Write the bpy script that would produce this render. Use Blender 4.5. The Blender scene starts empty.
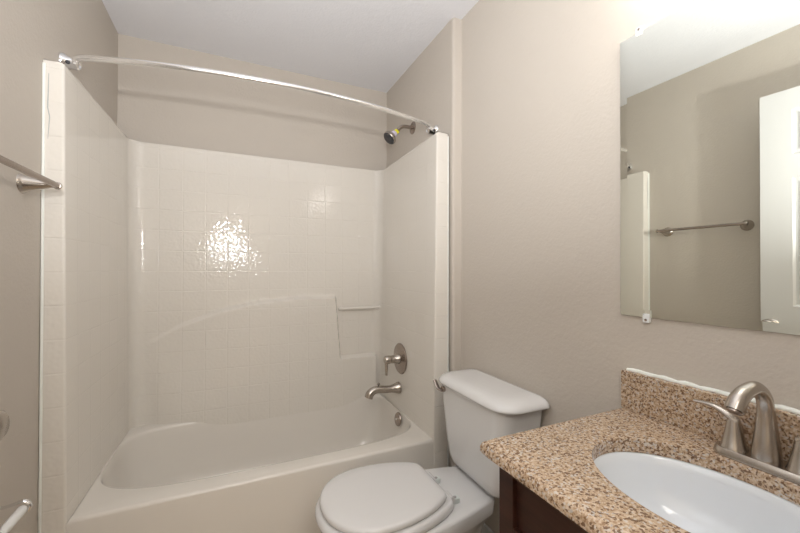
import bpy, bmesh, math, random
from mathutils import Vector, Matrix
random.seed(7)
PI = math.pi
sc = bpy.context.scene
col = sc.collection

# ---------------------------------------------------------------- camera
CX, CZ, YAW, PITCH, ROLL, FPX = 0.5542, 1.2062, 0.4305, 0.0073, 0.0021, 363.34
cam_data = bpy.data.cameras.new('camera')
cam_data.sensor_width = 36.0
cam_data.lens = FPX * 36.0 / 800.0
cam_data.clip_start = 0.01
cam = bpy.data.objects.new('camera', cam_data)
col.objects.link(cam)
fw = Vector((math.sin(YAW)*math.cos(PITCH), math.cos(YAW)*math.cos(PITCH), math.sin(PITCH)))
rt = Vector((math.cos(YAW), -math.sin(YAW), 0))
up = rt.cross(fw)
rt2 = rt*math.cos(ROLL) + up*math.sin(ROLL)
up2 = -rt*math.sin(ROLL) + up*math.cos(ROLL)
m3 = Matrix((rt2, up2, -fw)).transposed()
cam.matrix_world = Matrix.Translation((CX, 0, CZ)) @ m3.to_4x4()
sc.camera = cam

# ---------------------------------------------------------------- world, exposure, lights
sc.view_settings.view_transform = 'Standard'
sc.view_settings.look = 'None'
sc.view_settings.gamma = 1
sc.view_settings.use_curve_mapping = False
sc.view_settings.exposure = 0.10
world = bpy.data.worlds.new('world')
sc.world = world
world.use_nodes = True
bg = world.node_tree.nodes['Background']
bg.inputs[0].default_value = (1, 0.96, 0.9, 1)
bg.inputs[1].default_value = 0.3

def area(name, loc, target, size, power, color, size_y=None):
    d = bpy.data.lights.new(name, 'AREA')
    d.energy = power
    d.color = color
    d.size = size
    if size_y:
        d.shape = 'RECTANGLE'
        d.size_y = size_y
    o = bpy.data.objects.new(name, d)
    o.location = loc
    o.rotation_euler = (Vector(target) - Vector(loc)).to_track_quat('-Z', 'Y').to_euler()
    col.objects.link(o)
    return o

fl = bpy.data.lights.new('camera_flash', 'SPOT')
fl.energy = 33.0
fl.color = (1.0, 0.98, 0.965)
fl.shadow_soft_size = 0.028
fl.spot_size = math.radians(112)
fl.spot_blend = 1.0
flo = bpy.data.objects.new('camera_flash', fl)
flo.location = (0.50, -0.06, 1.56)
flo.rotation_euler = (Vector((0.72, 2.3, 2.25)) - flo.location).to_track_quat('-Z', 'Y').to_euler()
col.objects.link(flo)
area('ceiling_bounce_fill', (0.52, -0.05, 1.36), (0.6, 0.15, 2.44), 0.38, 23.0, (0.96, 0.985, 1.0))  # added upward fill to brighten the ceiling, standing in for bounced flash
area('hall_fill_light', (0.6, -0.95, 2.38), (0.6, -0.7, 0), 0.9, 21.0, (1.0, 0.95, 0.86))  # unseen fill light added in the hall for warm ambient through the doorway
GLOBE_E = 10.5

# ---------------------------------------------------------------- materials
def mat(name, color, rough=0.5, metal=0.0, spec=0.5, coat=0.0):
    m = bpy.data.materials.new(name)
    m.use_nodes = True
    b = m.node_tree.nodes['Principled BSDF']
    b.inputs['Base Color'].default_value = (*color, 1)
    b.inputs['Roughness'].default_value = rough
    b.inputs['Metallic'].default_value = metal
    b.inputs['Specular IOR Level'].default_value = spec
    b.inputs['Coat Weight'].default_value = coat
    b.inputs['Coat Roughness'].default_value = 0.05
    return m

class N:
    def __init__(s, m):
        s.t = m.node_tree; s.b = s.t.nodes['Principled BSDF']
    def n(s, typ, **kw):
        k = s.t.nodes.new(typ)
        for a, v in kw.items(): setattr(k, a, v)
        return k
    def l(s, a, b): s.t.links.new(a, b)
    def math(s, op, a, b=None, c=None):
        k = s.n('ShaderNodeMath', operation=op)
        for i, v in enumerate((a, b, c)):
            if v is None: continue
            if isinstance(v, (int, float)): k.inputs[i].default_value = v
            else: s.l(v, k.inputs[i])
        return k.outputs[0]
    def noise(s, vec, scale, detail=2, rough=0.5):
        k = s.n('ShaderNodeTexNoise')
        k.inputs['Scale'].default_value = scale
        k.inputs['Detail'].default_value = detail
        k.inputs['Roughness'].default_value = rough
        if vec is not None: s.l(vec, k.inputs['Vector'])
        return k.outputs['Fac']
    def ramp(s, fac, stops, interp='LINEAR'):
        k = s.n('ShaderNodeValToRGB')
        e = k.color_ramp.elements
        k.color_ramp.interpolation = interp
        while len(e) < len(stops): e.new(0.5)
        for x, (p, c) in zip(e, stops):
            x.position = p; x.color = (*c, 1)
        s.l(fac, k.inputs[0])
        return k.outputs[0]
    def bump(s, h, strength, dist):
        k = s.n('ShaderNodeBump')
        k.inputs['Strength'].default_value = strength
        k.inputs['Distance'].default_value = dist
        s.l(h, k.inputs['Height'])
        s.l(k.outputs[0], s.b.inputs['Normal'])
        return k
    def pos(s):
        return s.n('ShaderNodeNewGeometry').outputs['Position']

def wall_mat(name, color):
    m = mat(name, color, 0.62, spec=0.35)
    g = N(m); p = g.pos()
    a = g.noise(p, 95, 3, 0.55)
    b = g.noise(p, 28, 2, 0.5)
    h = g.math('ADD', a, g.math('MULTIPLY', b, 0.8))
    g.bump(h, 0.35, 0.0035)
    return m
M = {}
M['wall'] = wall_mat('beige_orange_peel_paint', (0.585, 0.532, 0.472))
M['ceiling'] = wall_mat('white_ceiling_paint', (0.82, 0.825, 0.865))
M['hall'] = wall_mat('hall_paint', (0.66, 0.60, 0.52))
M['white_paint'] = mat('white_semi_gloss_paint', (0.70, 0.70, 0.70), 0.3)
M['china'] = mat('white_vitreous_china', (0.77, 0.765, 0.765), 0.08, coat=0.4)
M['sink'] = mat('white_sink_china', (0.78, 0.81, 0.85), 0.12, coat=0.3)
M['seat'] = mat('white_gloss_seat', (0.72, 0.71, 0.71), 0.16, coat=0.2)
M['chrome'] = mat('chrome', (0.85, 0.85, 0.86), 0.08, 1.0)
M['plastic'] = mat('clear_plastic_clip', (0.86, 0.88, 0.88), 0.15)
M['white_plastic'] = mat('white_plastic', (0.85, 0.85, 0.83), 0.3)
M['caulk'] = mat('white_caulk', (0.90, 0.92, 0.88), 0.5)
M['grey_caulk'] = mat('grey_caulk_crack', (0.45, 0.46, 0.46), 0.7)
M['dark'] = mat('dark_rubber', (0.04, 0.04, 0.045), 0.45)
M['yellow'] = mat('yellow_ring', (0.72, 0.68, 0.02), 0.4)
M['lilac'] = mat('lilac_sleeve', (0.62, 0.56, 0.70), 0.3)
M['rod'] = mat('white_enamel_rod', (0.88, 0.87, 0.86), 0.2, 0.9)
M['hinge_bolt'] = mat('grey_hinge_bolt', (0.35, 0.34, 0.33), 0.6)  # plain mid grey of the seat hinge bolts
M['cap'] = mat('grey_hinge_cap', (0.62, 0.66, 0.64), 0.3)

def nickel(name, c, r):
    m = mat(name, c, r, 1.0)
    return m
M['nickel'] = nickel('brushed_nickel', (0.50, 0.455, 0.41), 0.27)
M['nickel_dark'] = nickel('brushed_nickel_dark', (0.40, 0.345, 0.31), 0.27)

# fibreglass with moulded tile pattern
PX, PZ = 0.111, 0.1088
X0, Z0 = 0.416, 0.433
def tile_mat():
    m = mat('bone_gelcoat_tile_pattern', (0.79, 0.75, 0.69), 0.05, spec=0.5)
    g = N(m)
    geo = g.n('ShaderNodeNewGeometry')
    sep = g.n('ShaderNodeSeparateXYZ'); g.l(geo.outputs['Position'], sep.inputs[0])
    sn = g.n('ShaderNodeSeparateXYZ'); g.l(geo.outputs['True Normal'], sn.inputs[0])
    x, y, z = sep.outputs
    def cell(v, off, pitch): return g.math('MULTIPLY', g.math('SUBTRACT', v, off), 1/pitch)
    def line(c):   # 1 on the joint, 0 inside
        f = g.math('FRACT', c)
        d = g.math('ABSOLUTE', g.math('SUBTRACT', f, 0.5))
        k = g.n('ShaderNodeMapRange', interpolation_type='SMOOTHSTEP')
        g.l(d, k.inputs[0]); k.inputs[1].default_value = 0.462; k.inputs[2].default_value = 0.490
        return k.outputs[0]
    cx, cy, cz = cell(x, X0, PX), cell(y, 2.29 - 20*PX, PX), cell(z, Z0, PZ)
    # width direction: x on the back, y on the sides
    nx = g.math('GREATER_THAN', g.math('ABSOLUTE', sn.outputs[0]), 0.7)
    ny = g.math('GREATER_THAN', g.math('ABSOLUTE', sn.outputs[1]), 0.7)
    lx = g.math('MULTIPLY', line(cx), ny)
    ly = g.math('MULTIPLY', line(cy), nx)
    side = g.math('MULTIPLY_ADD', nx, -0.72, 1.0)
    lines = g.math('MULTIPLY', g.math('MAXIMUM', g.math('MAXIMUM', lx, ly), line(cz)), side)
    cu = g.math('ADD', g.math('MULTIPLY', cx, ny), g.math('MULTIPLY', cy, nx))
    comb = g.n('ShaderNodeCombineXYZ')
    g.l(g.math('FLOOR', cu), comb.inputs[0]); g.l(g.math('FLOOR', cz), comb.inputs[1])
    wn = g.n('ShaderNodeTexWhiteNoise', noise_dimensions='3D'); g.l(comb.outputs[0], wn.inputs[0])
    sw = g.n('ShaderNodeSeparateColor'); g.l(wn.outputs['Color'], sw.inputs[0])
    tx = g.math('MULTIPLY', g.math('SUBTRACT', sw.outputs[0], 0.5), g.math('SUBTRACT', g.math('FRACT', cu), 0.5))
    tz = g.math('MULTIPLY', g.math('SUBTRACT', sw.outputs[1], 0.5), g.math('SUBTRACT', g.math('FRACT', cz), 0.5))
    wav = g.noise(geo.outputs['Position'], 78, 0.0, 0.4)
    h = g.math('MULTIPLY', lines, -0.65)
    h = g.math('ADD', h, g.math('MULTIPLY', g.math('MULTIPLY', wav, 0.75), g.math('MULTIPLY_ADD', ny, 0.85, 0.15)))
    h = g.math('ADD', h, g.math('MULTIPLY', g.math('ADD', tx, tz), 1.6))
    g.bump(h, 1.0, 0.0011)
    return m
M['tile'] = tile_mat()
M['tub'] = mat('bone_gelcoat', (0.79, 0.75, 0.695), 0.14, spec=0.5)

def granite():
    m = mat('tan_granite', (0.6, 0.45, 0.32), 0.12, spec=0.5)
    g = N(m); p = g.pos()
    n1 = g.noise(p, 150, 4, 0.65)
    base = g.ramp(n1, [(0.33, (0.20, 0.115, 0.06)), (0.42, (0.40, 0.265, 0.165)), (0.52, (0.55, 0.415, 0.295)), (0.68, (0.68, 0.56, 0.44))])
    v = g.n('ShaderNodeTexVoronoi'); v.inputs['Scale'].default_value = 260; g.l(p, v.inputs['Vector'])
    sv = g.n('ShaderNodeSeparateColor'); g.l(v.outputs['Color'], sv.inputs[0])
    n2 = g.noise(p, 75, 2, 0.6)
    dk = g.math('MULTIPLY', g.math('GREATER_THAN', g.math('ADD', sv.outputs[0], g.math('MULTIPLY', n2, 0.7)), 1.12), 0.82)
    mx = g.n('ShaderNodeMix', data_type='RGBA'); g.l(dk, mx.inputs[0]); g.l(base, mx.inputs[6])
    mx.inputs[7].default_value = (0.13, 0.065, 0.035, 1)
    lt = g.math('MULTIPLY', g.math('GREATER_THAN', g.math('ADD', sv.outputs[1], g.math('MULTIPLY', n2, 0.5)), 1.13), 0.6)
    mx2 = g.n('ShaderNodeMix', data_type='RGBA'); g.l(lt, mx2.inputs[0]); g.l(mx.outputs[2], mx2.inputs[6])
    mx2.inputs[7].default_value = (0.62, 0.60, 0.57, 1)
    g.l(mx2.outputs[2], g.b.inputs['Base Color'])
    return m
M['granite'] = granite()

def espresso():
    m = mat('espresso_stained_wood', (0.06, 0.02, 0.012), 0.42, spec=0.3)
    g = N(m); p = g.pos()
    mp = g.n('ShaderNodeMapping'); mp.inputs['Scale'].default_value = (60, 6, 60); g.l(p, mp.inputs[0])
    n = g.noise(mp.outputs[0], 1.0, 3)
    g.l(g.ramp(n, [(0.3, (0.030, 0.011, 0.008)), (0.7, (0.055, 0.020, 0.013))]), g.b.inputs['Base Color'])
    return m
M['wood'] = espresso()

def floor_mat():
    m = mat('tan_floor_tile', (0.5, 0.38, 0.25), 0.35)
    g = N(m); p = g.pos()
    br = g.n('ShaderNodeTexBrick'); br.offset = 0; br.inputs['Scale'].default_value = 1.0
    br.inputs['Brick Width'].default_value = 0.33; br.inputs['Row Height'].default_value = 0.33
    br.inputs['Mortar Size'].default_value = 0.004
    br.inputs['Color1'].default_value = (0.55, 0.43, 0.30, 1); br.inputs['Color2'].default_value = (0.51, 0.39, 0.27, 1)
    br.inputs['Mortar'].default_value = (0.62, 0.57, 0.50, 1)
    g.l(p, br.inputs['Vector']); g.l(br.outputs[0], g.b.inputs['Base Color'])
    return m
M['floor'] = floor_mat()
M['mirror'] = mat('mirror_silver', (0.89, 0.91, 0.845), 0.0, 1.0)
def emis(name, c, e):
    m = mat(name, c)
    b = m.node_tree.nodes['Principled BSDF']
    b.inputs['Emission Color'].default_value = (*c, 1); b.inputs['Emission Strength'].default_value = e
    return m
M['globe'] = emis('lit_frosted_glass', (1.0, 0.965, 0.90), GLOBE_E)

# ---------------------------------------------------------------- geometry helpers
class G:
    """collects verts and faces in world metres; build() links them as one object"""
    def __init__(s): s.v = []; s.f = []
    def add(s, vs, fs):
        k = len(s.v); s.v += [tuple(v) for v in vs]; s.f += [tuple(i + k for i in f) for f in fs]; return s
    def box(s, a, b):
        (x0, y0, z0), (x1, y1, z1) = a, b
        return s.add([(x0,y0,z0),(x1,y0,z0),(x1,y1,z0),(x0,y1,z0),(x0,y0,z1),(x1,y0,z1),(x1,y1,z1),(x0,y1,z1)],
                     [(0,3,2,1),(4,5,6,7),(0,1,5,4),(1,2,6,5),(2,3,7,6),(3,0,4,7)])
    def rings(s, rs, cap0=True, cap1=True, closed=True):
        n = len(rs[0]); vs = [p for r in rs for p in r]; fs = []
        for i in range(len(rs)-1):
            for j in range(n if closed else n-1):
                a = i*n+j; b = i*n+(j+1) % n
                fs.append((a, b, b+n, a+n))
        if cap0: fs.append(tuple(reversed(range(n))))
        if cap1: fs.append(tuple(range((len(rs)-1)*n, len(rs)*n)))
        return s.add(vs, fs)
    def tube(s, pts, rad, n=16, squash=None, caps=True):
        pts = [Vector(p) for p in pts]
        if not hasattr(rad, '__len__'): rad = [rad]*len(pts)
        t0 = (pts[1]-pts[0]).normalized()
        a = Vector((0,0,1)) if abs(t0.z) < 0.9 else Vector((1,0,0))
        u = t0.cross(a).normalized(); rs = []
        for i, p in enumerate(pts):
            t = (pts[min(i+1, len(pts)-1)] - pts[max(i-1, 0)])
            t = t.normalized() if t.length > 1e-9 else t0
            u = (u - t*u.dot(t)).normalized(); w = t.cross(u)
            r = rad[i]; q = squash[i] if squash else 1.0
            rs.append([p + u*math.cos(2*PI*k/n)*r + w*math.sin(2*PI*k/n)*r*q for k in range(n)])
        return s.rings(rs, caps, caps)
    def lathe(s, origin, axis, prof, n=32, caps=True):
        o = Vector(origin); ax = Vector(axis).normalized()
        a = Vector((0,0,1)) if abs(ax.z) < 0.9 else Vector((1,0,0))
        u = ax.cross(a).normalized(); w = ax.cross(u)
        rs = [[o + ax*h + (u*math.cos(2*PI*k/n) + w*math.sin(2*PI*k/n))*r for k in range(n)] for r, h in prof]
        return s.rings(rs, caps, caps)
    def build(s, name, m, parent=None, smooth=True, bevel=0, seg=2, angle=40, origin=None, recalc=True):
        vs = s.v
        if parent is not None: o = Vector(parent['_base'])
        elif origin is not None: o = Vector(origin)
        else:
            xs = [v[0] for v in vs]; ys = [v[1] for v in vs]; zs = [v[2] for v in vs]
            o = Vector(((min(xs)+max(xs))/2, (min(ys)+max(ys))/2, min(zs)))
        me = bpy.data.meshes.new(name)
        me.from_pydata([tuple(Vector(v)-o) for v in vs], [], s.f)
        if recalc:
            bm = bmesh.new(); bm.from_mesh(me); bmesh.ops.recalc_face_normals(bm, faces=bm.faces); bm.to_mesh(me); bm.free()
        me.materials.append(m)
        ob = bpy.data.objects.new(name, me); col.objects.link(ob)
        if parent is not None: ob.parent = parent
        else: ob.location = o
        ob['_base'] = tuple(o)
        if smooth:
            for p in me.polygons: p.use_smooth = True
            me.set_sharp_from_angle(angle=math.radians(angle))
        if bevel:
            b = ob.modifiers.new('bevel', 'BEVEL'); b.width = bevel; b.segments = seg
            b.limit_method = 'ANGLE'; b.angle_limit = math.radians(35); b.harden_normals = False
        return ob

def thing(name, loc, label, cat, group=None):
    e = bpy.data.objects.new(name, None); col.objects.link(e); e.location = loc
    e.empty_display_size = 0.05
    e['_base'] = tuple(loc); e['label'] = label; e['category'] = cat
    if group: e['group'] = group
    return e
def tag(o, label, cat, group=None):
    o['label'] = label; o['category'] = cat
    if group: o['group'] = group
    return o
def struct(o, label=None):
    o['kind'] = 'structure'
    return o
def bez(p, n=24):
    """Catmull-Rom through the points"""
    p = [Vector(q) for q in p]; out = []
    P = [p[0]*2-p[1]] + p + [p[-1]*2-p[-2]]
    for i in range(1, len(P)-2):
        for k in range(n):
            t = k/n
            out.append(0.5*((2*P[i]) + (-P[i-1]+P[i+1])*t + (2*P[i-1]-5*P[i]+4*P[i+1]-P[i+2])*t*t + (-P[i-1]+3*P[i]-3*P[i+1]+P[i+2])*t**3))
    out.append(p[-1]); return out
def rrect(x0, x1, y0, y1, r, n=8):
    """rounded rectangle; r = radii at (x0,y0),(x1,y0),(x1,y1),(x0,y1)"""
    if not hasattr(r, '__len__'): r = [r]*4
    out = []
    for (cx, cy, sx, sy, a0), q in zip(((x0,y0,1,1,PI),(x1,y0,-1,1,1.5*PI),(x1,y1,-1,-1,0),(x0,y1,1,-1,.5*PI)), r):
        for k in range(n+1):
            a = a0 + k/n*PI/2
            out.append((cx + sx*q + q*math.cos(a), cy + sy*q + q*math.sin(a)))
    return out
def sst(a, b, x):
    t = max(0, min(1, (x-a)/(b-a))); return t*t*(3-2*t)

# ---------------------------------------------------------------- room shell
W, XM, YB, YS, H = 1.524, 1.572, 2.34, 1.495, 2.438
YR = -0.10
T = 0.10
struct(G().box((-T, -1.6, -0.08), (XM+T, YB+T, 0)).build('floor', M['floor'], smooth=False))
struct(G().box((-T, -1.6, H), (XM+T, YB+T, H+0.08)).build('ceiling', M['ceiling'], smooth=False))
struct(G().box((-T, YR-0.12, 0), (0, YB+T, H)).build('wall_left', M['wall'], smooth=False))
struct(G().box((0, YB, 0), (XM+T, YB+T, H)).build('wall_back', M['wall'], smooth=False))
# right wall with the small bullnosed step beside the tub alcove
g = G()
rb = 0.016
prof = [(XM+T, YR-0.12), (XM, YR-0.12), (XM, YS-0.004), (XM-0.001, YS-0.001), (XM-0.004, YS)]
for k in range(9):
    a = -PI/2 - k/8*PI/2
    prof.append((W+rb+rb*math.cos(a), YS+rb+rb*math.sin(a)))
prof += [(W, YB), (XM+T, YB)]
g.rings([[(x, y, 0) for x, y in prof], [(x, y, H) for x, y in prof]])
struct(g.build('wall_right', M['wall'], angle=30))
# rear wall with the doorway the camera looks in through
g = G()
DX0, DX1, DZ = 0.05, 1.0, 2.11
g.box((-T, YR-0.12, 0), (DX0, YR, H)).box((DX1, YR-0.12, 0), (XM+T, YR, H)).box((DX0, YR-0.12, DZ), (DX1, YR, H))
struct(g.build('wall_rear', M['wall'], smooth=False))
g = G().box((-T, -1.7, 0), (XM+T, -1.6, H)).box((-T-0.1, -1.7, 0), (-T, YR-0.12, H)).box((XM+T, -1.7, 0), (XM+T+0.1, YR-0.12, H))
struct(g.build('wall_hall', M['hall'], smooth=False))
g = G().box((DX0-0.055, YR, 0), (DX0, YR+0.015, DZ+0.055)).box((DX1, YR, 0), (DX1+0.055, YR+0.015, DZ+0.055)).box((DX0, YR, DZ), (DX1, YR+0.015, DZ+0.055))
struct(g.build('trim_1', M['white_paint'], smooth=False, bevel=0.004))
struct(G().box((XM-0.013, 0.69, 0), (XM, YS, 0.085)).build('baseboard_right', M['white_paint'], smooth=False, bevel=0.004))
struct(G().box((0, 0.96, 0), (0.013, 1.515, 0.085)).build('baseboard_left', M['white_paint'], smooth=False, bevel=0.004))

# ---------------------------------------------------------------- tub and surround, one moulded unit
tub = thing('bathtub_unit', (0.76, 1.93, 0), 'bone-coloured moulded bathtub with tall tile-patterned surround filling the alcove', 'bathtub')
ZT = 1.868
YF = 1.52
NZ = 190
def surround():
    # plan path at the top; taper pulls the sides inward toward the rim
    path = [(0.002, YF), (0.046, YF)]
    for k in range(1, 7): a = k/6*PI/2; path.append((0.046+0.008*math.sin(a), YF+0.008-0.008*math.cos(a)))
    for k in range(1, 8): path.append((0.054+0.012*k/7, YF+0.008+(2.225-YF-0.008)*k/7))
    r = 0.06
    for k in range(1, 9): a = k/8*PI/2; path.append((0.066+r-r*math.cos(a), 2.23+r*math.sin(a)))
    nb = 250
    for k in range(1, nb+1): path.append((0.126+(1.402-0.126)*k/nb, 2.29))
    for k in range(1, 9): a = k/8*PI/2; path.append((1.402+r*math.sin(a), 2.23+r*math.cos(a)))
    for k in range(1, 8): path.append((1.462-0.015*k/7, 2.23-(2.23-YF-0.008)*k/7))
    for k in range(1, 7): a = k/6*PI/2; path.append((1.447+0.008-0.008*math.cos(a), YF+0.008-0.008*math.sin(a)))
    path += [(1.508, YF), (1.510, YF+0.004), (1.510, YF+0.02)]
    arc = [(0.05, 0.775), (0.14, .82), (.296, .904), (.489, .976), (.698, 1.019), (.926, 1.035), (1.115, 1.035)]
    def arcz(x):
        if x <= arc[0][0]: return arc[0][1]
        for (a, b), (c, d) in zip(arc, arc[1:]):
            if x <= c: return b+(d-b)*(x-a)/(c-a)
        return arc[-1][1]
    rows = []
    for j in range(NZ+1):
        v = j/NZ; row = []
        for x, y in path:
            z0 = 0.0 if y < YF+0.004 else 0.336
            z = z0 + (ZT-z0)*v
            tp = max(0, min(1, (ZT-z)/1.48))
            X, Y = x, y
            if y > YF+0.012 or 0.05 < x < 1.452:
                q = max(0.0, min(1.0, (x-0.126)/(1.402-0.126)))
                X = x + tp*(0.014*(1-q) - 0.016*q)
            elif 0.01 < x < 0.06: X = x + 0.014*tp
            elif 1.3 < x < 1.46: X = x - 0.016*tp
            if y > 2.285:
                az = arcz(x)
                hi = 0.006 + 0.036*sst(0.05, 0.75, x); lo = 0.004 + 0.038*sst(0.10, 0.30, x)
                d = lo + (hi-lo)*sst(0.40, 0.75, z)
                fade = sst(0.10, 0.2, x)
                below = 1 - sst(az-0.014, az+0.006, z)
                # soap niche at the right
                xe = 1.155 + 0.035*(1.035-z)/0.39
                notch = sst(xe-0.012, xe+0.006, x) * sst(0.632, 0.650, z)
                Y -= d*fade*below*(1-notch)
            row.append((X, Y, z))
        rows.append(row)
    top = [(x, y+0.0, z+0.0) for x, y, z in rows[-1]]
    # rolled top lip going back to the wall
    def outward(x, y, k):
        X = max(0.0, x-k) if x < 0.4 and y < 2.27 else (min(1.522, x+k) if x > 1.2 and y < 2.27 else x)
        Y = y + (k if y > 2.24 else 0)
        return X, min(Y, 2.338)
    for k, dz in ((0.003, 0.003), (0.008, 0.004), (0.045, 0.002)):
        rows.append([(*outward(x, y, k), ZT+dz) for x, y, z in rows[NZ]])
    return G().rings(rows, False, False, closed=False)
surround().build('surround_panel', M['tile'], tub, angle=50)
def basin_outline(n=160):
    out = []
    cxx, cyy = 0.755, 1.941
    for k in range(n):
        a = 2*PI*k/n
        c, s = math.cos(a), math.sin(a)
        e = (9.0 if s > 0 else 4.8) if c > 0 else (4.2 if s > 0 else 3.9)
        rr = (abs(c)**e + abs(s)**e)**(-1/e)
        out.append((rr*c*1.0, rr*s*(1.0 if s < 0 else 0.984)))
    return cxx, cyy, out
def tub_shell():
    bx, by, ol = basin_outline(); sx, sy = 0.682, 0.325
    n = len(ol)
    ox0, ox1, oy0, oy1 = 0.068, 1.444, YF+0.004, 2.30
    outer = []
    for u, v in ol:   # project the direction on the outer rectangle
        X, Y = u*sx, v*sy
        t = min((ox1-bx)/X if X > 1e-9 else (ox0-bx)/X if X < -1e-9 else 9e9, (oy1-by)/Y if Y > 1e-9 else (oy0-by)/Y if Y < -1e-9 else 9e9)
        outer.append((bx+X*t, by+Y*t))
    # snap the nearest points to the corners
    for cx_, cy_ in ((ox0,oy0),(ox1,oy0),(ox1,oy1),(ox0,oy1)):
        i = min(range(n), key=lambda i: (outer[i][0]-cx_)**2+(outer[i][1]-cy_)**2); outer[i] = (cx_, cy_)
    Z = 0.388
    def shr(d):  # outer ring moved in (d>0)
        return [(min(max(x, ox0+d), ox1-d), min(max(y, oy0+d), oy1-d)) for x, y in outer]
    rs = []
    rs.append([(x, y-0.004 if y < oy0+0.001 else y, 0.0) for x, y in shr(0)])
    rs.append([(x, y-0.004 if y < oy0+0.001 else y, 0.05) for x, y in shr(0)])
    rs.append([(x, y-0.001 if y < oy0+0.001 else y, Z-0.03) for x, y in shr(0)])
    for k in range(7):
        a = k/6*PI/2
        rs.append([(x, y, Z-0.013+0.013*math.sin(a)) for x, y in shr(0.013*(1-math.cos(a)))])
    def inn(kx, ky, z, dx=0, dy=0): return [(bx+dx+u*sx*kx, by+dy+v*sy*ky, z) for u, v in ol]
    rs.append(inn(1.0, 1.03, Z-0.0005))
    for kx, ky, z in ((0.996, 1.0, Z-0.003), (0.992, 0.985, Z-0.009), (0.988, 0.975, Z-0.018), (0.984, 0.962, Z-0.05), (0.97, 0.93, 0.24), (0.93, 0.88, 0.14), (0.89, 0.83, 0.085), (0.82, 0.74, 0.055), (0.6, 0.5, 0.048), (0.2, 0.2, 0.045)):
        rs.append(inn(kx, ky, z))
    return G().rings(rs, False, True)
tub_shell().build('bathtub', M['tub'], tub, angle=60)
# little rail across the soap niche
g = G(); g.tube([(1.166, 2.266, 0.952), (1.452, 2.266, 0.952)], 0.0095, 12)
g.lathe((1.436, 2.266, 0.952), (1, 0, 0), [(0.012, 0), (0.012, 0.012)], 16)
g.build('niche_rail', M['tub'], tub)
# caulk bead and its crack on the left flange
g = G(); g.tube([(0.004, YF-0.001, 0.02), (0.005, YF-0.002, 1.0), (0.004, YF-0.001, 1.86)], 0.004, 8); g.build('caulk_bead', M['caulk'], tub)
g = G(); g.tube([(0.016, YF-0.0005, 1.83), (0.014, YF-0.0005, 1.72), (0.019, YF-0.0005, 1.69), (0.015, YF-0.0005, 1.62)], [0.0008, 0.0016, 0.0012, 0.0006], 6); g.build('caulk_smear', M['grey_caulk'], tub)
g = G(); g.tube([(1.513, YF+0.004, 0.02), (1.513, YF+0.004, 1.86)], 0.004, 8); g.build('caulk_bead', M['caulk'], tub)

# ---------------------------------------------------------------- tub fittings on the right panel (x about 1.45)
def wx(z): return 1.455 - 0.016*(ZT-z)/1.48     # panel face at y ~ 1.93
v = thing('shower_valve', (wx(0.69), 1.93, 0.69), 'brushed nickel round shower valve plate with lever, above the tub spout', 'valve')
zc = 0.688; x0 = wx(zc)-0.003
g = G(); g.lathe((x0, 1.918, zc), (-1, 0, 0), [(0.088, -0.001), (0.088, 0.003), (0.084, 0.007), (0.040, 0.010), (0.036, 0.012), (0.0, 0.012)], 48, False); g.build('escutcheon', M['nickel_dark'], v)
g = G(); g.lathe((x0-0.010, 1.918, zc), (-1, 0, 0), [(0.030, 0), (0.027, 0.018), (0.024, 0.022), (0.022, 0.055), (0.0235, 0.058), (0.0235, 0.082), (0.020, 0.088), (0.0, 0.089)], 32, False); g.build('valve_hub', M['nickel'], v)
g = G(); g.tube([(x0-0.085, 1.918, zc+0.012), (x0-0.090, 1.913, zc-0.02), (x0-0.092, 1.908, zc-0.085)], [0.010, 0.0095, 0.0075], 16); g.build('lever_handle', M['nickel'], v)

s = thing('tub_spout', (wx(0.515), 1.93, 0.50), 'brushed nickel tub spout with small diverter knob below the shower valve', 'spout')
x0 = wx(0.515)-0.005
pts = bez([(x0+0.001, 1.93, 0.517), (x0-0.03, 1.93, 0.516), (x0-0.08, 1.93, 0.517), (x0-0.12, 1.93, 0.522), (x0-0.155, 1.93, 0.520), (x0-0.178, 1.93, 0.505), (x0-0.187, 1.93, 0.484)], 6)
nr = len(pts); rad = []
for i in range(nr):
    t = i/(nr-1); rad.append(0.034-0.013*sst(0, 0.28, t)+0.003*sst(0.55, 0.9, t))
g = G(); g.tube(pts, rad, 24); g.build('spout_body', M['nickel'], s)
g = G(); g.lathe((x0-0.128, 1.93, 0.538), (0, 0, 1), [(0.005, 0), (0.005, 0.008), (0.0095, 0.012), (0.0095, 0.018), (0.004, 0.022)], 16); g.build('diverter_knob', M['nickel'], s)

x0 = wx(0.35)+0.0
d = thing('overflow_plate', (1.418, 1.90, 0.347), 'oval-looking brushed nickel overflow plate low on the tub end', 'overflow plate')
g = G(); g.lathe((1.419, 1.90, 0.347), (-1, 0, 0.12), [(0.038, 0.0), (0.038, 0.004), (0.034, 0.009), (0.018, 0.012), (0, 0.013)], 36, False); g.build('plate', M['nickel_dark'], d)
g = G(); g.lathe((1.408, 1.90, 0.3495), (-1, 0, 0.12), [(0.006, -0.002), (0.006, 0.004), (0.0, 0.005)], 16, False); g.build('screw', M['chrome'], d)

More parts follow.
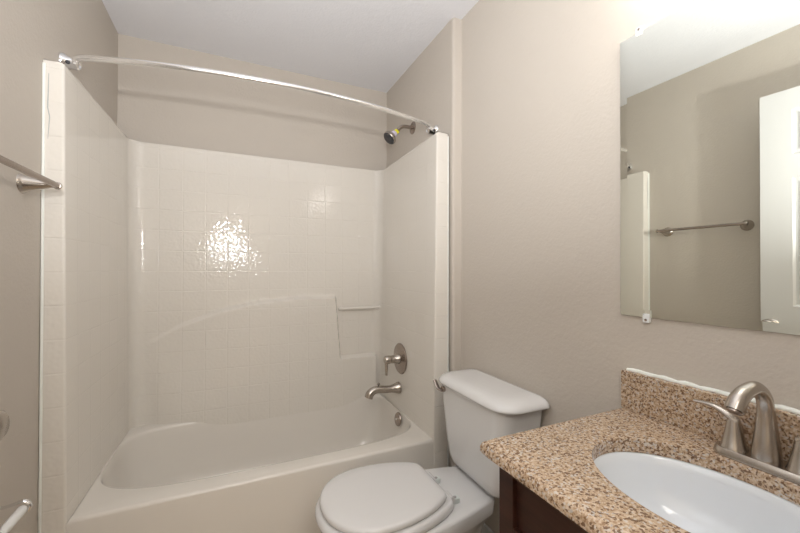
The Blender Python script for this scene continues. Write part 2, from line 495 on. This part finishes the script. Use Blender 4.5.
sh = thing('overhead_shower', (W, 1.93, 2.04), 'nickel shower arm and dark-faced head with yellow ring, high on the alcove wall', 'shower head')
g = G(); g.lathe((W, 1.93, 2.047), (-1, 0, 0), [(0.036, 0), (0.036, 0.004), (0.030, 0.008), (0.014, 0.010)], 32); g.build('wall_flange', M['nickel_dark'], sh)
arm = bez([(W, 1.93, 2.047), (W-0.03, 1.93, 2.048), (W-0.062, 1.93, 2.046), (W-0.085, 1.93, 2.034), (W-0.108, 1.93, 2.008)], 8)
g = G(); g.tube(arm, 0.0105, 16); g.build('shower_arm', M['nickel_dark'], sh)
ax = Vector((-0.70, -0.05, -0.70)).normalized(); o = Vector((W-0.104, 1.93, 2.012))
g = G(); g.lathe(o, ax, [(0.0145, 0), (0.0155, 0.002), (0.0155, 0.016), (0.0145, 0.018)], 24); g.build('yellow_ring', M['yellow'], sh)
g = G(); g.lathe(o+ax*0.018, ax, [(0.016, 0), (0.018, 0.004), (0.019, 0.018), (0.018, 0.021)], 24); g.build('lilac_sleeve', M['lilac'], sh)
hd = (G().lathe(o+ax*0.038, ax, [(0.018, 0), (0.026, 0.008), (0.036, 0.018), (0.040, 0.024), (0.041, 0.034), (0.038, 0.038)], 36)).build('spray_head', M['nickel'], sh)
fc = G(); fc.lathe(o+ax*0.0745, ax, [(0.0375, 0), (0.0375, 0.003), (0.034, 0.006), (0, 0.007)], 36, False)
fc.build('spray_face', M['dark'], hd)

# ---------------------------------------------------------------- shower curtain rod
r = thing('shower_curtain_rod', (0.76, 1.6, 1.93), 'white curved shower curtain rod spanning the alcove above the tub', 'curtain rod')
pts = []
for k in range(41):
    t = k/40; x = 0.02+(1.502-0.02)*t
    pts.append((x, 1.655-0.115*(1-(2*t-1)**2), 1.957-0.016*max(0, abs(2*t-1)-0.94)/0.06))
g = G(); g.tube(pts, 0.0108, 20); g.build('rod_tube', M['rod'], r)
g = G(); g.tube(pts[16:17]+[Vector(pts[16])+ (Vector(pts[17])-Vector(pts[16]))*0.22], 0.0122, 20); g.build('joint_sleeve', M['rod'], r)
for xw, sg in ((0.0, 1), (W, -1)):
    e = pts[0] if sg == 1 else pts[-1]
    g = G(); g.lathe((xw, 1.660, 1.938), (sg, 0, 0), [(0.030, 0), (0.030, 0.005), (0.026, 0.012), (0.022, 0.020), (0.021, 0.046), (0.017, 0.050), (0.013, 0.046)], 32)
    br = g.build('wall_bracket', M['chrome'], r)
    g = G(); g.lathe((xw+sg*0.024, 1.660-0.019, 1.930), (0, -1, -0.3), [(0.0065, 0), (0.0065, 0.006), (0.003, 0.008)], 12); g.build('set_screw', M['dark'], br)

# ---------------------------------------------------------------- towel bar on the left wall
tb = thing('towel_bar', (0, 1.21, 1.45), 'brushed nickel towel bar with flared posts on the left wall', 'towel bar')
for y in (1.404, 1.004):
    g = G(); o = Vector((0, y, 1.452)); tip = Vector((0.066, y+0.012*(1 if y > 1.2 else -1), 1.455))
    rs = []
    for k in range(13):
        t = k/12; p = o.lerp(tip, t); ry = 0.021*(1-t)**1.3+0.008; rz = 0.020*(1-t)**1.1+0.008
        if k == 0: rs.append([(0, p.y+math.cos(a)*(ry+0.002), p.z+math.sin(a)*(rz+0.002)) for a in [2*PI*i/28 for i in range(28)]])
        rs.append([(p.x+0.004*(k == 0), p.y+math.cos(a)*ry, p.z+math.sin(a)*rz) for a in [2*PI*i/28 for i in range(28)]])
    g.rings(rs); g.build('post', M['nickel'], tb)
g = G(); g.tube([(0.07, 0.985, 1.456), (0.07, 1.424, 1.456)], 0.0085, 20); g.build('bar', M['nickel_dark'], tb)
for y, sg in ((0.985, -1), (1.424, 1)):
    g = G(); g.lathe((0.07, y, 1.456), (0, sg, 0), [(0.0085, 0), (0.0105, 0.001), (0.0115, 0.006), (0.0095, 0.011), (0.004, 0.014)], 20); g.build('end_cap', M['nickel'], tb)

# ---------------------------------------------------------------- toilet paper holder, low on the left wall
tp = thing('toilet_paper_holder', (0, 1.2, 0.6), 'chrome toilet paper holder with empty white roller, low on left wall', 'paper holder')
yc = [1.095, 1.218]
g = G(); g.tube([(0.082, yc[0]+0.004, 0.607), (0.082, 1.135, 0.608), (0.082, 1.14, 0.608), (0.082, yc[1]-0.005, 0.608)], [0.0085, 0.0085, 0.0105, 0.0105], 20); g.build('roller', M['white_plastic'], tp)
for y in yc:
    g = G(); pts = bez([(0.002, y, 0.628), (0.02, y, 0.632), (0.04, y, 0.620), (0.062, y, 0.622), (0.082, y, 0.627), (0.095, y, 0.615), (0.092, y, 0.600)], 6)
    g.tube(pts, [0.006]*len(pts), 12, [0.6]*len(pts)); g.build('arm', M['chrome'], tp)
g = G(); g.rings([[(x, *p) for p in rrect(1.085, 1.228, 0.600, 0.650, 0.012)] for x in (0.0, 0.006)]); g.build('back_plate', M['chrome'], tp, bevel=0.002)

# ---------------------------------------------------------------- toilet
TY = 1.172
to = thing('toilet', (1.2, TY, 0), 'white two-piece toilet with closed seat between the tub and the vanity', 'toilet')
def egg(xf, xb, hw, z, cy=1.183, nose=0.42, backw=0.86, n=28, pb=2.6):
    """egg outline: nose at xf, squarish back at xb"""
    xm = xf + (xb-xf)*nose
    pts = []
    for k in range(n+1):       # front half, from -y side round the nose to +y
        a = -PI/2 - k/n*PI
        c, s_ = math.cos(a), math.sin(a)
        pts.append((xm + (xm-xf)*(-abs(c)**(2/2.15)), cy + hw*math.copysign(abs(s_)**(2/2.15), s_), z))
    # back: from +y side to -y side
    bw = hw*backw; rc = 0.03
    L = xb-rc-xm
    for k in range(1, 9):
        t = k/8; pts.append((xm+L*t, cy + hw+(bw-hw)*t*t, z))
    for k in range(1, 7):
        a = PI/2-k/6*PI/2; pts.append((xb-rc+rc*math.cos(a), cy+bw-rc+rc*math.sin(a), z))
    for k in range(0, 6):
        a = -k/6*PI/2; pts.append((xb-rc+rc*math.cos(a), cy-bw+rc+rc*math.sin(a), z))
    for k in range(0, 8):
        t = 1-k/8; pts.append((xm+L*t, cy-(hw+(bw-hw)*t*t), z))
    return pts
def seat_outline(xf, xb, hw, z, cy=1.185, nose=0.43, bwf=0.60, n=30):
    xm = xf + (xb-xf)*nose; pts = []
    for k in range(n+1):
        a = -PI/2 - k/n*PI
        c, q = math.cos(a), math.sin(a)
        pts.append((xm + (xm-xf)*(-abs(c)**(2/2.15)), cy + hw*math.copysign(abs(q)**(2/2.15), q), z))
    L = xb-xm; Lb = L/math.sqrt(1-bwf*bwf); m = 14; side = []
    for k in range(1, m+1):
        x = (L-0.016)*k/m; side.append((xm+x, hw*math.sqrt(1-(x/Lb)**2)))
    P0 = side[-1]; P1 = (xb, hw*bwf); P2 = (xb, hw*bwf-0.020)
    for k in range(1, 6):
        t = k/5; side.append(tuple((1-t)**2*P0[i]+2*t*(1-t)*P1[i]+t*t*P2[i] for i in range(2)))
    for x, y in side: pts.append((x, cy+y, z))
    for x, y in reversed(side): pts.append((x, cy-y, z))
    return pts
g = G(); rs = []
#      z      xf    xb    hw    nose  backw
for z, xf, xb, hw, no, bw in ((0.0, 0.985, 1.43, 0.112, 0.35, 0.95), (0.03, 0.985, 1.43, 0.110, 0.35, 0.95), (0.05, 1.0, 1.42, 0.098, 0.35, 0.9), (0.12, 1.0, 1.41, 0.092, 0.35, 0.8),
                              (0.19, 0.965, 1.41, 0.110, 0.38, 0.66), (0.24, 0.905, 1.41, 0.142, 0.42, 0.56), (0.28, 0.855, 1.41, 0.165, 0.40, 0.60), (0.315, 0.830, 1.415, 0.175, 0.40, 0.70),
                              (0.33, 0.822, 1.422, 0.178, 0.40, 0.74), (0.345, 0.818, 1.430, 0.180, 0.40, 0.70), (0.368, 0.816, 1.432, 0.181, 0.40, 0.70), (0.375, 0.821, 1.428, 0.177, 0.40, 0.70), (0.377, 0.83, 1.42, 0.170, 0.40, 0.70)):
    rs.append(egg(xf, xb, hw, z, 1.180, no, bw))
g.rings(rs)
bowl = g.build('bowl', M['china'], to, angle=70)
g = G()   # trapway bulge on the side facing the vanity and its twin
for sg in (1, -1):
    y = 1.18+sg*0.078
    g.tube(bez([(1.12, y, 0.12), (1.18, y, 0.20), (1.26, y, 0.245), (1.345, y, 0.20), (1.375, y, 0.12), (1.385, y, 0.03)], 6), [0.045]*31, 20)
g.build('trapway', M['china'], bowl)
def lidring(x0_, xb, hw, z): return egg(x0_, xb, hw, z, 1.185, 0.40, 0.74)
g = G(); rs = []
for ins, z in ((0.012, 0.378), (0.003, 0.380), (0.0, 0.388), (0.0, 0.396), (0.003, 0.403), (0.009, 0.408), (0.018, 0.410)):
    rs.append(seat_outline(0.803+ins, 1.255-ins*0.5, 0.190-ins, z, 1.183, 0.44, 0.62))
g.rings(rs); g.build('seat_ring', M['seat'], to, angle=70)
g = G(); rs = []
for ins, z in ((0.010, 0.411), (0.003, 0.413), (0.0, 0.419), (0.001, 0.427), (0.005, 0.4325), (0.013, 0.435), (0.05, 0.4365), (0.12, 0.437)):
    rs.append(seat_outline(0.818+ins, 1.232-ins*0.6, 0.181-ins, z, 1.185, 0.44, 0.60))
g.rings(rs); g.build('seat_lid', M['seat'], to, angle=70)
for y in (1.232, 1.100):
    g = G(); g.rings([[(x, y_, z) for x, y_ in rrect(1.248, 1.292, y-0.012, y+0.012, 0.006)] for z in (0.376, 0.394)]); h = g.build('hinge_cap', M['cap'], to, bevel=0.002)
    g = G(); g.tube([(1.252, y-0.022, 0.402), (1.252, y+0.022, 0.402)], 0.010, 16); g.build('hinge_pin', M['seat'], h)
    g = G(); g.lathe((1.276, y, 0.394), (0, 0, 1), [(0.006, 0), (0.006, 0.002)], 12); g.build('bolt', M['hinge_bolt'], h)
# tank
g = G(); rs = []
for z, xa, xb, hy, rf in ((0.378, 1.445, 1.54, 0.110, 0.03), (0.380, 1.42, 1.55, 0.135, 0.04), (0.388, 1.405, 1.556, 0.152, 0.05), (0.405, 1.393, 1.558, 0.166, 0.055), (0.44, 1.386, 1.558, 0.178, 0.055), (0.50, 1.381, 1.559, 0.187, 0.055), (0.60, 1.376, 1.560, 0.200, 0.055), (0.70, 1.372, 1.560, 0.212, 0.055), (0.722, 1.371, 1.560, 0.215, 0.055)):
    rs.append([(x, y, z) for x, y in rrect(xa, xb, TY-hy, TY+hy, [rf, 0.02, 0.02, rf], 10)])
g.rings(rs); g.build('tank', M['china'], to, angle=70)
g = G(); rs = []
for ins, z in ((0.012, 0.7215), (0.002, 0.723), (0.0, 0.727), (0.001, 0.733), (0.006, 0.741), (0.016, 0.749), (0.032, 0.755), (0.055, 0.758), (0.085, 0.759)):
    rf = 0.085-ins*0.35
    rs.append([(x, y, z) for x, y in rrect(1.353+ins*1.0, 1.567-ins*0.35, TY-0.242+ins, TY+0.232-ins, [rf, 0.022-ins*0.1, 0.04-ins*0.3, rf], 12)])
g.rings(rs); g.build('tank_lid', M['china'], to, angle=70)
g = G(); g.lathe((1.372, 1.328, 0.698), (-1, 0, 0), [(0.012, 0), (0.012, 0.010), (0.008, 0.012)], 20)
g.tube(bez([(1.358, 1.322, 0.694), (1.352, 1.34, 0.699), (1.350, 1.352, 0.709), (1.350, 1.370, 0.727)], 6), [0.010]*19, 14, [0.5]*19)
g.build('flush_lever', M['nickel_dark'], to)

# ---------------------------------------------------------------- vanity
VY0, VY1, VX, CT = 0.050, 0.652, 1.100, 0.82
va = thing('vanity_cabinet', (1.33, 0.35, 0), 'espresso wood shaker vanity cabinet under the granite top', 'cabinet')
g = G(); yb = VY1-0.004; zt = CT-0.031
for a_, b_ in (((VX+0.02, VY0, 0.0), (XM-0.002, VY0+0.016, zt)), ((VX+0.02, yb-0.016, 0.0), (XM-0.002, yb, zt)), ((VX+0.02, VY0+0.016, 0.09), (XM-0.002, yb-0.016, 0.106)),
               ((XM-0.014, VY0+0.016, 0.106), (XM-0.002, yb-0.016, zt)), ((VX+0.075, VY0+0.016, 0.0), (VX+0.09, yb-0.016, 0.09)),
               ((VX+0.02, VY0+0.016, 0.106), (VX+0.036, yb-0.016, zt))):
    g.box(a_, b_)
g.build('carcass', M['wood'], va, smooth=False, bevel=0.001)
def shaker(y0, y1, z0, z1, fr=0.044):
    g = G(); xa, xb = VX, VX+0.019
    g.box((xa, y0, z0), (xb, y0+fr, z1)).box((xa, y1-fr, z0), (xb, y1, z1)).box((xa, y0+fr, z0), (xb, y1-fr, z0+fr*0.86)).box((xa, y0+fr, z1-fr*0.6), (xb, y1-fr, z1))
    g.box((xa+0.011, y0+fr, z0+fr*0.86), (xb, y1-fr, z1-fr*0.6))
    return g
shaker(VY0+0.002, VY1, 0.615, CT-0.034).build('drawer_front', M['wood'], va, smooth=False, bevel=0.0012)
for y0, y1, hy in ((VY0+0.002, 0.3495, 0.315), (0.3525, VY1, 0.387)):
    dr = shaker(y0, y1, 0.10, 0.611).build('door', M['wood'], va, smooth=False, bevel=0.0012)
    G().tube(bez([(VX, hy, 0.50), (VX-0.028, hy, 0.505), (VX-0.03, hy, 0.55), (VX-0.028, hy, 0.595), (VX, hy, 0.60)], 5), 0.005, 12).build('handle', M['nickel'], dr)

# granite top with oval cut-out, front edge eased
SX, SY, SA, SB = 1.318, 0.352, 0.152, 0.203
def countertop():
    x0, x1, y0, y1 = 1.060, XM-0.001, 0.03, 0.677
    rO = [0.002, 0.002, 0.002, 0.018]
    n = 128
    def ell(k, z): return [(SX+(SA+k)*math.cos(2*PI*i/n), SY+(SB+k)*math.sin(2*PI*i/n), z) for i in range(n)]
    def outer(ins, z):
        X0, X1, Y0, Y1 = x0+ins, x1, y0, y1-ins; rr = 0.010
        pts = []
        for i in range(n):
            a = 2*PI*i/n; dx, dy = (SA)*math.cos(a), (SB)*math.sin(a)
            t = min(((X1-SX)/dx) if dx > 1e-9 else ((X0-SX)/dx) if dx < -1e-9 else 9e9, ((Y1-SY)/dy) if dy > 1e-9 else ((Y0-SY)/dy) if dy < -1e-9 else 9e9)
            pts.append([SX+dx*t, SY+dy*t])
        for cx_, cy_ in ((X0,Y0),(X1,Y0),(X1,Y1),(X0,Y1)):
            i = min(range(n), key=lambda i: (pts[i][0]-cx_)**2+(pts[i][1]-cy_)**2)
            if cx_ == X0 and cy_ == Y1:
                pts[i] = [X0+rr*0.35, Y1-rr*0.35]
            else: pts[i] = [cx_, cy_]
        return [(p[0], p[1], z) for p in pts]
    rs = [ell(0, CT-0.030), outer(0.006, CT-0.030), outer(0.0, CT-0.024), outer(0.0, CT-0.013), outer(0.003, CT-0.005), outer(0.008, CT-0.001), outer(0.013, CT), ell(0.004, CT), ell(0.001, CT-0.001), ell(0, CT-0.004), ell(0, CT-0.030)]
    return G().rings(rs, False, False)
ct = tag(countertop().build('countertop', M['granite'], angle=35), 'speckled tan granite countertop with an oval sink cut-out on the vanity', 'countertop')
bs = thing('backsplash', (1.556, 0.35, CT), 'low speckled granite backsplash against the wall behind the faucet', 'backsplash')
G().box((1.547, 0.03, CT), (XM-0.001, 0.672, 0.924)).build('granite_strip', M['granite'], bs, smooth=False, bevel=0.002)
g = G(); n = 40
g.tube([(XM-0.006, 0.03+0.635*k/n, 0.9255+0.0015*math.sin(k*1.7)) for k in range(n+1)], [0.0065+0.0012*math.sin(k*2.3) for k in range(n+1)], 10, [0.9]*(n+1))
g.build('caulk_line', M['caulk'], bs)
# sink
g = G(); rs = []
n = 96
def se(k, kz, z): return [(SX+(SA+k)*kz*math.cos(2*PI*i/n), SY+(SB+k)*kz*math.sin(2*PI*i/n), z) for i in range(n)]
rs += [se(0.018, 1, CT-0.040), se(0.018, 1, CT-0.0305), se(0.002, 1, CT-0.0305), se(-0.002, 1.0, CT-0.034), se(-0.004, 0.98, CT-0.05), se(-0.004, 0.94, CT-0.085), se(-0.004, 0.86, CT-0.12), se(-0.004, 0.70, CT-0.15), se(-0.004, 0.45, CT-0.166), se(-0.004, 0.12, CT-0.170),
       se(-0.004, 0.12, CT-0.178), se(-0.004, 0.5, CT-0.175), se(-0.004, 0.9, CT-0.13), se(0.005, 1.0, CT-0.06)]
rs.append(rs[0])
sk = thing('sink', (SX, SY, CT-0.18), 'white oval undermount basin below the granite cut-out', 'sink')
g.rings(rs, False, False); g.build('basin', M['sink'], sk, angle=60)
g = G(); g.lathe((SX, SY, CT-0.1695), (0, 0, 1), [(0.022, 0), (0.022, 0.003), (0.017, 0.004), (0.0, 0.002)], 28, False); g.build('drain_ring', M['nickel'], sk)

# ---------------------------------------------------------------- faucet
fa = thing('faucet', (1.505, 0.352, CT), 'brushed nickel two-handle faucet with high arched spout behind the sink', 'faucet')
FX, FY = 1.507, 0.350
def cap_shape(hx, hy, z, n=12):
    out = []
    for k in range(n+1): a = k/n*PI; out.append((FX+hx*math.cos(a), FY+(hy-hx)+hx*math.sin(a), z))
    for k in range(n+1): a = PI+k/n*PI; out.append((FX+hx*math.cos(a), FY-(hy-hx)+hx*math.sin(a), z))
    return out
g = G(); g.rings([cap_shape(0.029, 0.084, CT), cap_shape(0.029, 0.084, CT+0.004), cap_shape(0.026, 0.081, CT+0.014), cap_shape(0.0245, 0.0795, CT+0.016)]); g.build('deck_plate', M['nickel'], fa, angle=25)
pts = bez([(FX, FY, CT+0.014), (FX, FY, CT+0.05), (FX, FY, CT+0.095), (FX-0.008, FY, CT+0.135), (FX-0.035, FY+0.002, CT+0.158), (FX-0.068, FY+0.004, CT+0.155), (FX-0.090, FY+0.006, CT+0.142), (FX-0.103, FY+0.007, CT+0.124)], 8)
nr = len(pts)
rad = [0.0225-0.0095*sst(0, 0.40, i/(nr-1))+0.0025*sst(0.6, 1, i/(nr-1)) for i in range(nr)]
g = G(); g.tube(pts, rad, 28); g.build('spout', M['nickel'], fa)
g = G(); g.lathe(pts[-1]-Vector((0, 0, 0.0005)), (pts[-1]-pts[-2]), [(0.012, 0), (0.012, 0.003), (0, 0.003)], 20, False); g.build('aerator', M['nickel_dark'], fa)
for sg in (1, -1):
    hy_ = FY+sg*0.051
    g = G(); g.lathe((FX, hy_, CT+0.014), (0, 0, 1), [(0.0235, 0), (0.0235, 0.002), (0.0205, 0.008), (0.0150, 0.035), (0.0115, 0.055), (0.0105, 0.060), (0.0075, 0.0665), (0, 0.068)], 28, False)
    h = g.build('handle', M['nickel'], fa)
    hp = bez([(FX, hy_-sg*0.004, CT+0.070), (FX-0.002, hy_+sg*0.010, CT+0.082), (FX-0.004, hy_+sg*0.035, CT+0.092), (FX-0.006, hy_+sg*0.068, CT+0.092)], 8)
    n = len(hp)
    G().tube(hp, [0.0105-0.0035*k/(n-1) for k in range(n)], 16, [0.9-0.4*k/(n-1) for k in range(n)]).build('lever', M['nickel'], h)

# ---------------------------------------------------------------- wall mirror
mi = thing('wall_mirror', (XM, 0.356, 1.078), 'large frameless mirror on the wall above the faucet', 'mirror')
my0, my1, mz0, mz1 = 0.03, 0.683, 1.078, 1.8585
def mr(ins, x): return [(x-0.0047*(q-my0), q, w) for q, w in ((my0+ins, mz0+ins), (my1-ins, mz0+ins), (my1-ins, mz1-ins), (my0+ins, mz1-ins))]
g = G(); g.rings([mr(0, XM-0.0005), mr(0, XM-0.0045), mr(0.020, XM-0.0053)], True, True); g.build('mirror_glass', M['mirror'], mi, smooth=False)
for y, z, sg in ((0.612, mz0, 1), (0.629, mz1, -1), (0.12, mz0, 1), (0.12, mz1, -1)):
    g = G(); g.rings([[(x, yy, zz) for yy, zz in rrect(y-0.009, y+0.009, min(z-sg*0.014, z+sg*0.010), max(z-sg*0.014, z+sg*0.010), 0.004)] for x in (XM-0.0005, XM-0.010)])
    c = g.build('mirror_clip', M['plastic'], mi, bevel=0.001)
    G().lathe((XM-0.010, y, z-sg*0.007), (-1, 0, 0), [(0.0035, 0), (0.0035, 0.001)], 12).build('screw', M['nickel_dark'], c)

# vanity light above the mirror
vl = thing('vanity_light', (XM, 0.356, 2.08), 'three-globe nickel light bar above the mirror', 'lamp')
G().rings([[(x, y, z) for y, z in rrect(0.356-0.24, 0.356+0.24, 2.06, 2.15, 0.03)] for x in (XM, XM-0.022)]).build('back_plate', M['nickel'], vl, bevel=0.004)
for k in (-1, 0, 1):
    y = 0.356+k*0.16
    G().tube(bez([(XM-0.02, y, 2.105), (XM-0.07, y, 2.11), (XM-0.10, y, 2.095), (XM-0.10, y, 2.075)], 5), 0.009, 12).build('arm', M['nickel'], vl)
    G().lathe((XM-0.10, y, 2.078), (0, 0, -1), [(0.018, 0), (0.030, 0.012), (0.043, 0.04), (0.047, 0.075), (0.040, 0.105), (0.022, 0.122), (0.0, 0.126)], 28, False).build('glass_shade', M['globe'], vl)

# ---------------------------------------------------------------- door, folded open against the left wall (seen in the mirror)
A = Vector((0.070, 0.015, 0)); B = Vector((0.112, 0.903, 0))
dl = (B-A); dw = dl.length; dl.normalize(); dn = Vector((dl.y, -dl.x, 0))   # dn points to the room
if dn.x < 0: dn = -dn
z0, z1 = 0.012, 2.085
def dp(s_, off, z): p = A + dl*s_ + dn*off; return (p.x, p.y, z)
g = G(); th = 0.035
st = 0.115; mid = 0.10
cols_ = [(st, dw/2-mid/2), (dw/2+mid/2, dw-st)]
rows_ = [(0.24, 0.70), (1.03, 1.655), (1.765, 1.985)]
sb = sorted({0, dw, *[c for q in cols_ for c in q]}); zb = sorted({z0, z1, *[c for q in rows_ for c in q]})
def quadface(side):
    off = th/2*side
    for i in range(len(sb)-1):
        for j in range(len(zb)-1):
            a, b, c, d_ = sb[i], sb[i+1], zb[j], zb[j+1]
            pan = any(abs(a-q[0]) < 1e-6 for q in cols_) and any(abs(c-q[0]) < 1e-6 for q in rows_)
            if not pan:
                g.add([dp(a, off, c), dp(b, off, c), dp(b, off, d_), dp(a, off, d_)], [(0, 1, 2, 3)])
            else:
                def rg(ins, o): return [dp(a+ins, o*side, c+ins), dp(b-ins, o*side, c+ins), dp(b-ins, o*side, d_-ins), dp(a+ins, o*side, d_-ins)]
                h = th/2
                g.rings([rg(0, h), rg(0.010, h-0.007), rg(0.018, h-0.007), rg(0.036, h-0.001)], False, True)
quadface(1); quadface(-1)
for (a, b) in ((0, 0), (dw, dw)):
    g.add([dp(a, -th/2, z0), dp(a, th/2, z0), dp(a, th/2, z1), dp(a, -th/2, z1)], [(0, 1, 2, 3)])
for z in (z0, z1):
    g.add([dp(0, -th/2, z), dp(0, th/2, z), dp(dw, th/2, z), dp(dw, -th/2, z)], [(0, 1, 2, 3)])
door = g.build('door_1', M['white_paint'], smooth=False, recalc=False, origin=tuple(A))
door['kind'] = 'structure'
hc = dw-0.040; hz = 0.933
g = G(); g.lathe(dp(hc, th/2, hz), dn, [(0.031, 0), (0.031, 0.004), (0.025, 0.010), (0.012, 0.013), (0.011, 0.028), (0.022, 0.034), (0.028, 0.042), (0.030, 0.052), (0.027, 0.061), (0.020, 0.066), (0.0, 0.067)], 36, False)
g.build('door_handle', M['nickel'], door)

for o_ in list(bpy.data.objects):
    if '_base' in o_: del o_['_base']
